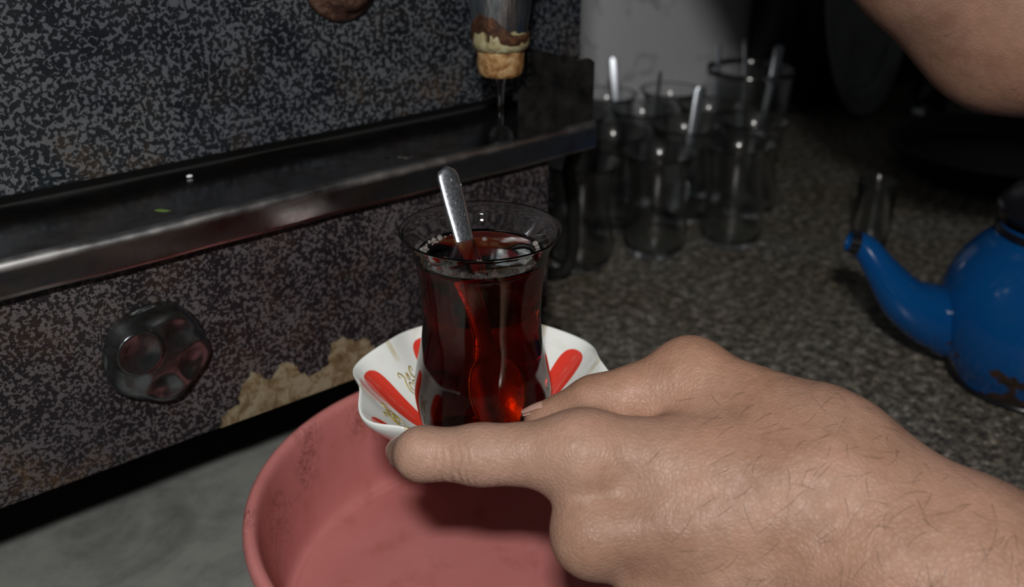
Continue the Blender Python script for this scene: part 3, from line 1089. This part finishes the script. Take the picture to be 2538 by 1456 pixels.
# shirt outside the frame
SHIRT = Nd('shirt_cloth')
SHIRT.P(Base_Color=SHIRT.ramp(SHIRT.noise(30, 3), [(.3, (.03, .035, .05)), (.7, (.05, .055, .075))]), Roughness=.9)
def shirt_sdf(p):
    d = shoulders(p) - .007
    a = np.minimum(((p - np.array(J['LE'], np.float32)) ** 2).sum(-1), ((p - np.array(J['RE'], np.float32)) ** 2).sum(-1)) ** .5
    return np.maximum(d, .15 - a)
V3, Q3 = surface_nets(shirt_sdf, (.10, -.08, -.20), (.66, .48, .52), .009)
link('shirt', np_mesh('shirt', V3, Q3), SHIRT.m, person)

# ------------------------------------------------------------------ blue enamel teapot
def enamel_mat():
    d = Nd('chipped_blue_enamel')
    z = d.xyz()[2]
    n = d.noise(26, 4, .6)
    low = d.rng(z, .004, .040, .27, 0)
    chip = d.rng(d.math('ADD', n, low), .665, .68)
    tone = d.noise(18, 2)
    col = d.mix(tone, (.003, .052, .20), (.004, .080, .26))
    rust = d.ramp(d.noise(160, 4), [(.35, (.012, .009, .008)), (.7, (.06, .028, .014))])
    col = d.mix(chip, col, rust)
    d.P(Base_Color=col, Roughness=d.rng(chip, 0, 1, .12, .6), Specular_IOR_Level=.5)
    return d.m
ENAMEL = enamel_mat()
BLACKEN = Nd('black_enamel').P(Base_Color=(.009, .009, .012), Roughness=.22).m
TPX, TPY = .333, .566
pot = empty('teapot', (TPX, TPY, 0))
tag(pot, 'chipped blue enamel teapot with curved spout and black lid on the granite', 'teapot')
bprof = spline([(r, z, 0) for r, z in [(.044, .0), (.0485, .0025), (.0520, .010), (.0590, .024), (.0628, .042), (.0620, .058), (.0565, .075), (.0470, .089), (.0392, .0965), (.0368, .1010), (.0368, .1060)]], 48)[:, :2].tolist()
lathe('body', [(0, .0)] + bprof + [(.034, .106), (.034, .1), (0, .098)], ENAMEL, pot, 72)
lathe('base_rim', [(.040, -.0), (.0500, .0), (.0512, .0022), (.0500, .0042), (.046, .0045)], BLACKEN, pot, 64)
lathe('collar', [(.0365, .0990), (.0385, .0995), (.0392, .1015), (.0385, .1030), (.0372, .1040)], BLACKEN, pot, 64)
lid = lathe('lid', [(0, .138), (.010, .1375), (.022, .1335), (.032, .1265), (.0385, .1195), (.0405, .1165), (.0402, .1140), (.0385, .1125), (.0372, .1060), (0, .1060)], BLACKEN, pot, 64)
lathe('lid_knob', [(0, .158), (.006, .157), (.0095, .152), (.009, .146), (.0055, .142), (.0060, .1365)], BLACKEN, lid, 32)
S = np.array([(0.2830, 0.5765, 0.0330), (0.2640, 0.5745, 0.0430), (0.2466, 0.5735, 0.0535), (0.2308, 0.577, 0.0716), (0.2202, 0.5832, 0.0848), (0.2100, 0.5844, 0.0880)]) - np.array([TPX, TPY, 0])
sp = spline(np.hstack([S, np.array([.0215, .0195, .0150, .0104, .0080, .0062])[:, None]]), 36)
spout = tube('spout', sp[:, :3], sp[:, 3], ENAMEL, pot, 28, False)
spout.modifiers.new('wall', 'SOLIDIFY').thickness = .0011
tip = sp[-5:]
tube('spout_tip', tip[:, :3], tip[:, 3] + .0005, BLACKEN, spout, 24, False)
hd = spline([(.034, .006, .112, .0050), (.062, .012, .122, .0058), (.090, .012, .105, .0062), (.098, .010, .070, .0060), (.082, .008, .040, .0052), (.058, .006, .034, .0045)], 40)
tube('handle', hd[:, :3], hd[:, 3], BLACKEN, pot, 16)

# ------------------------------------------------------------------ washed glasses on the counter
def bg_glass(first=[None]):
    if first[0] is None:
        first[0] = clean(mesh('washed_tea_glass', *lathe_data(gp[::2] + [gp[-1]], 40)))
        first[0].materials.append(GLASS_BG)
        first[0].polygons.foreach_set('use_smooth', [True] * len(first[0].polygons))
    o = bpy.data.objects.new('washed_tea_glass', first[0])
    C.objects.link(o)
    return o
GL = [((.055, .752), 'empty tea glass nearest the held tea, front left of the cluster'),
      ((.118, .778), 'empty tea glass in the middle of the front row of the cluster'),
      ((.186, .800), 'empty tea glass at the right end of the front row of the cluster'),
      ((.086, .835), 'empty tea glass in the second row of the cluster, left one'),
      ((.150, .858), 'empty tea glass in the second row of the cluster, middle one'),
      ((.214, .872), 'empty tea glass in the second row of the cluster, right one'),
      ((.056, .893), 'empty tea glass in the third row, just right of the machine ledge end'),
      ((.120, .913), 'empty tea glass in the third row of the cluster, middle one'),
      ((.184, .928), 'empty tea glass in the third row, in front of the spoon jar'),
      ((.092, .968), 'empty tea glass in the back row of the cluster, left one'),
      ((.156, .985), 'empty tea glass in the back row, left of the spoon jar')      ]
for (x_, y_), lb in GL:
    o = bg_glass()
    o.location = (x_, y_, .0)
    o.rotation_euler = (0, 0, random.uniform(0, 6))
    tag(o, lb, 'glass', 'empty tea glasses on the counter')
# jar holding spoons
JX, JY = .244, 1.032
jp = spline([(r, z, 0) for r, z in [(.036, 0), (.0385, .002), (.0405, .03), (.0425, .07), (.0445, .098)]], 16)[:, :2].tolist()
jq = spline([(r, z, 0) for r, z in [(.0425, .0975), (.0405, .07), (.0385, .03), (.0365, .008), (.0001, .0065)]], 16)[:, :2].tolist()
jar = link('spoon_jar', clean(mesh('spoon_jar', *lathe_data([(.0001, 0)] + jp + [(.0438, .0985), (.0432, .0985)] + jq, 48))), GLASS_BG)
jar.location = (JX, JY, 0)
tag(jar, 'wide clear glass jar holding teaspoons at the back of the glasses', 'jar')
def extra_spoon(B, T, facing, lb, grp):
    o = bpy.data.objects.new('teaspoon', SPOON)
    C.objects.link(o)
    place_spoon(o, B, T, facing)
    tag(o, lb, 'spoon', grp)
def sp_in(x, y, z, dx, dy, dz, facing, lb, grp):
    d_ = Vector((dx, dy, dz)).normalized() * .112
    extra_spoon((x, y, z), (x + d_.x, y + d_.y, z + d_.z), facing, lb, grp)
G1 = 'spoons standing in the empty glasses'
sp_in(.108, .965, .0095, -.10, .10, 1, (-.1, -.9, .4), 'bright teaspoon upright in a back glass by the wall', G1)
sp_in(.118, .910, .0095, .16, .10, 1, (.9, -.4, .2), 'teaspoon leaning right in a third-row glass', G1)
sp_in(.145, .852, .0095, .17, .12, 1, (.2, -.9, .4), 'teaspoon leaning right in a second-row glass', G1)
G2 = 'spoons in the wide jar'
sp_in(JX - .022, JY - .005, .0105, -.10, .12, 1, (-.9, -.3, .1), 'leftmost teaspoon in the wide jar', G2)
sp_in(JX - .006, JY + .006, .0105, .02, .16, 1, (.9, -.3, .1), 'middle teaspoon in the wide jar', G2)
sp_in(JX + .010, JY - .006, .0105, .16, .06, 1, (.1, -.9, .4), 'rightmost teaspoon in the wide jar, handle catching the light', G2)

# drops of water on the granite
for (x_, y_, r_, lb) in ((.0751, .6484, .0022, 'water drop on the granite nearest the saucer'), (.1085, .6821, .0030, 'largest water drop on the granite, right of the held tea glass'), (.0798, .7015, .0020, 'water drop on the granite close to the front glass')):
    tag(blob('water_drop', (x_, y_, .0), r_, WATER, .4), lb, 'water drop', 'water drops on the counter')

# black hose coming down from the machine end
hs = spline([W(.384, .60, .155), (.0350, .6760, .135), (.0400, .6840, .100), (.0452, .7000, .0622), (.0455, .7110, .0264), (.0360, .7150, .0085), (.0, .7400, .0052), (-.04, .77, .0052)], 60)
hose = tube('rubber_hose', hs, .0048, simple('black_rubber', (.010, .010, .010), .6), None, 12)
tag(hose, 'black rubber hose curving down beside the machine to the counter', 'hose')

# ------------------------------------------------------------------ dark things along the wall
DARKBOX = Nd('dark_blue_enamel')
DARKBOX.P(Base_Color=DARKBOX.ramp(DARKBOX.noise(14, 3), [(.3, (.006, .006, .010)), (.7, (.014, .014, .022))]), Roughness=.5)
can = empty('storage_bin', W(1.263, .750, 0), ROT)
tag(can, 'tall black container standing against the marble wall', 'container')
bm = bmesh.new()
bmesh.ops.create_cube(bm, size=1)
for v_ in bm.verts:
    v_.co = Vector((v_.co.x * .474, v_.co.y * .088, (v_.co.z + .5) * .42))
bmesh.ops.bevel(bm, geom=bm.edges[:], offset=.014, segments=4, affect='EDGES')
obj_bm('body', bm, DARKBOX.m, can, True)
bm = bmesh.new()
bmesh.ops.create_cube(bm, size=1)
for v_ in bm.verts:
    v_.co = Vector((v_.co.x * .480, v_.co.y * .094, v_.co.z * .03 + .43))
bmesh.ops.bevel(bm, geom=bm.edges[:], offset=.008, segments=3, affect='EDGES')
obj_bm('lid', bm, DARKBOX.m, can, True)

# oval steel platter leaning on the container
PLAT = Nd('dull_green_steel')
PLAT.P(Base_Color=PLAT.ramp(PLAT.noise(20, 4), [(.3, (.17, .19, .165)), (.7, (.29, .32, .28))]), Metallic=.3, Roughness=.42)
v, f = [], []
NP = 64
pr_ = [(0, .0), (.5, .0), (.70, .0005), (.76, .003), (.80, .008), (.86, .011), (.96, .013), (1.0, .0145), (1.005, .0125), (.96, .0115), (.86, .0095), (.78, .0055), (.74, .0005), (.68, -.0012), (0, -.0012)]
for s_, h_ in pr_:
    for k in range(NP):
        a_ = 2 * math.pi * k / NP
        v.append((max(s_, .0005) * .088 * math.cos(a_), max(s_, .0005) * .150 * math.sin(a_), h_))
for i in range(len(pr_) - 1):
    for k in range(NP):
        l = (k + 1) % NP
        f.append((i * NP + k, i * NP + l, (i + 1) * NP + l, (i + 1) * NP + k))
plat = link('oval_platter', clean(mesh('oval_platter', v, f)), PLAT.m)
plat.location = W(1.0935, .680, .1495)
plat.rotation_euler = (R(83), 0, ROT)
tag(plat, 'dull oval metal platter leaning upright against the black container', 'platter')

# wide black pan
pan = empty('black_pan', (.512, 1.0, 0))
tag(pan, 'wide round black pan lying on the granite behind the teapot', 'pan')
PANM = Nd('black_iron')
PANM.P(Base_Color=PANM.ramp(PANM.noise(60, 4), [(.3, (.007, .007, .009)), (.7, (.016, .015, .018))]), Roughness=.5)
lathe('body', spline([(r, z, 0) for r, z in [(.0005, 0), (.100, 0), (.108, .003), (.118, .024), (.1205, .0275), (.1185, .0285), (.115, .026), (.106, .007), (.100, .0045), (.0005, .0045)]], 60)[:, :2].tolist(), PANM.m, pan, 80)
hp = spline([(.117, .0, .026, .006), (.16, .0, .034, .0075), (.23, .0, .040, .009), (.27, .0, .041, .007)], 16)
hh = tube('handle', hp[:, :3], hp[:, 3], PANM.m, pan, 14)
hh.rotation_euler = (0, 0, R(20))

# slim glass alone on the counter
sg = link('slim_glass', clean(mesh('slim_glass', *lathe_data([(.0001, 0), (.0120, 0), (.0134, .0015), (.0142, .030), (.0158, .066), (.0155, .0668), (.0149, .066), (.0132, .030), (.0122, .007), (.0001, .005)], 40))), GLASS_BG)
sg.location = (.292, .765, 0)
tag(sg, 'slim clear glass standing alone behind the teapot spout', 'glass')
# small clear tumbler by the wall
st = link('small_tumbler', clean(mesh('small_tumbler', *lathe_data([(.0001, 0), (.019, 0), (.0205, .002), (.0235, .055), (.023, .0555), (.0222, .055), (.0192, .006), (.0001, .005)], 40))), GLASS_BG)
st.location = (.515, 1.225, 0)
tag(st, 'small clear tumbler near the wall below the reaching arm', 'glass')
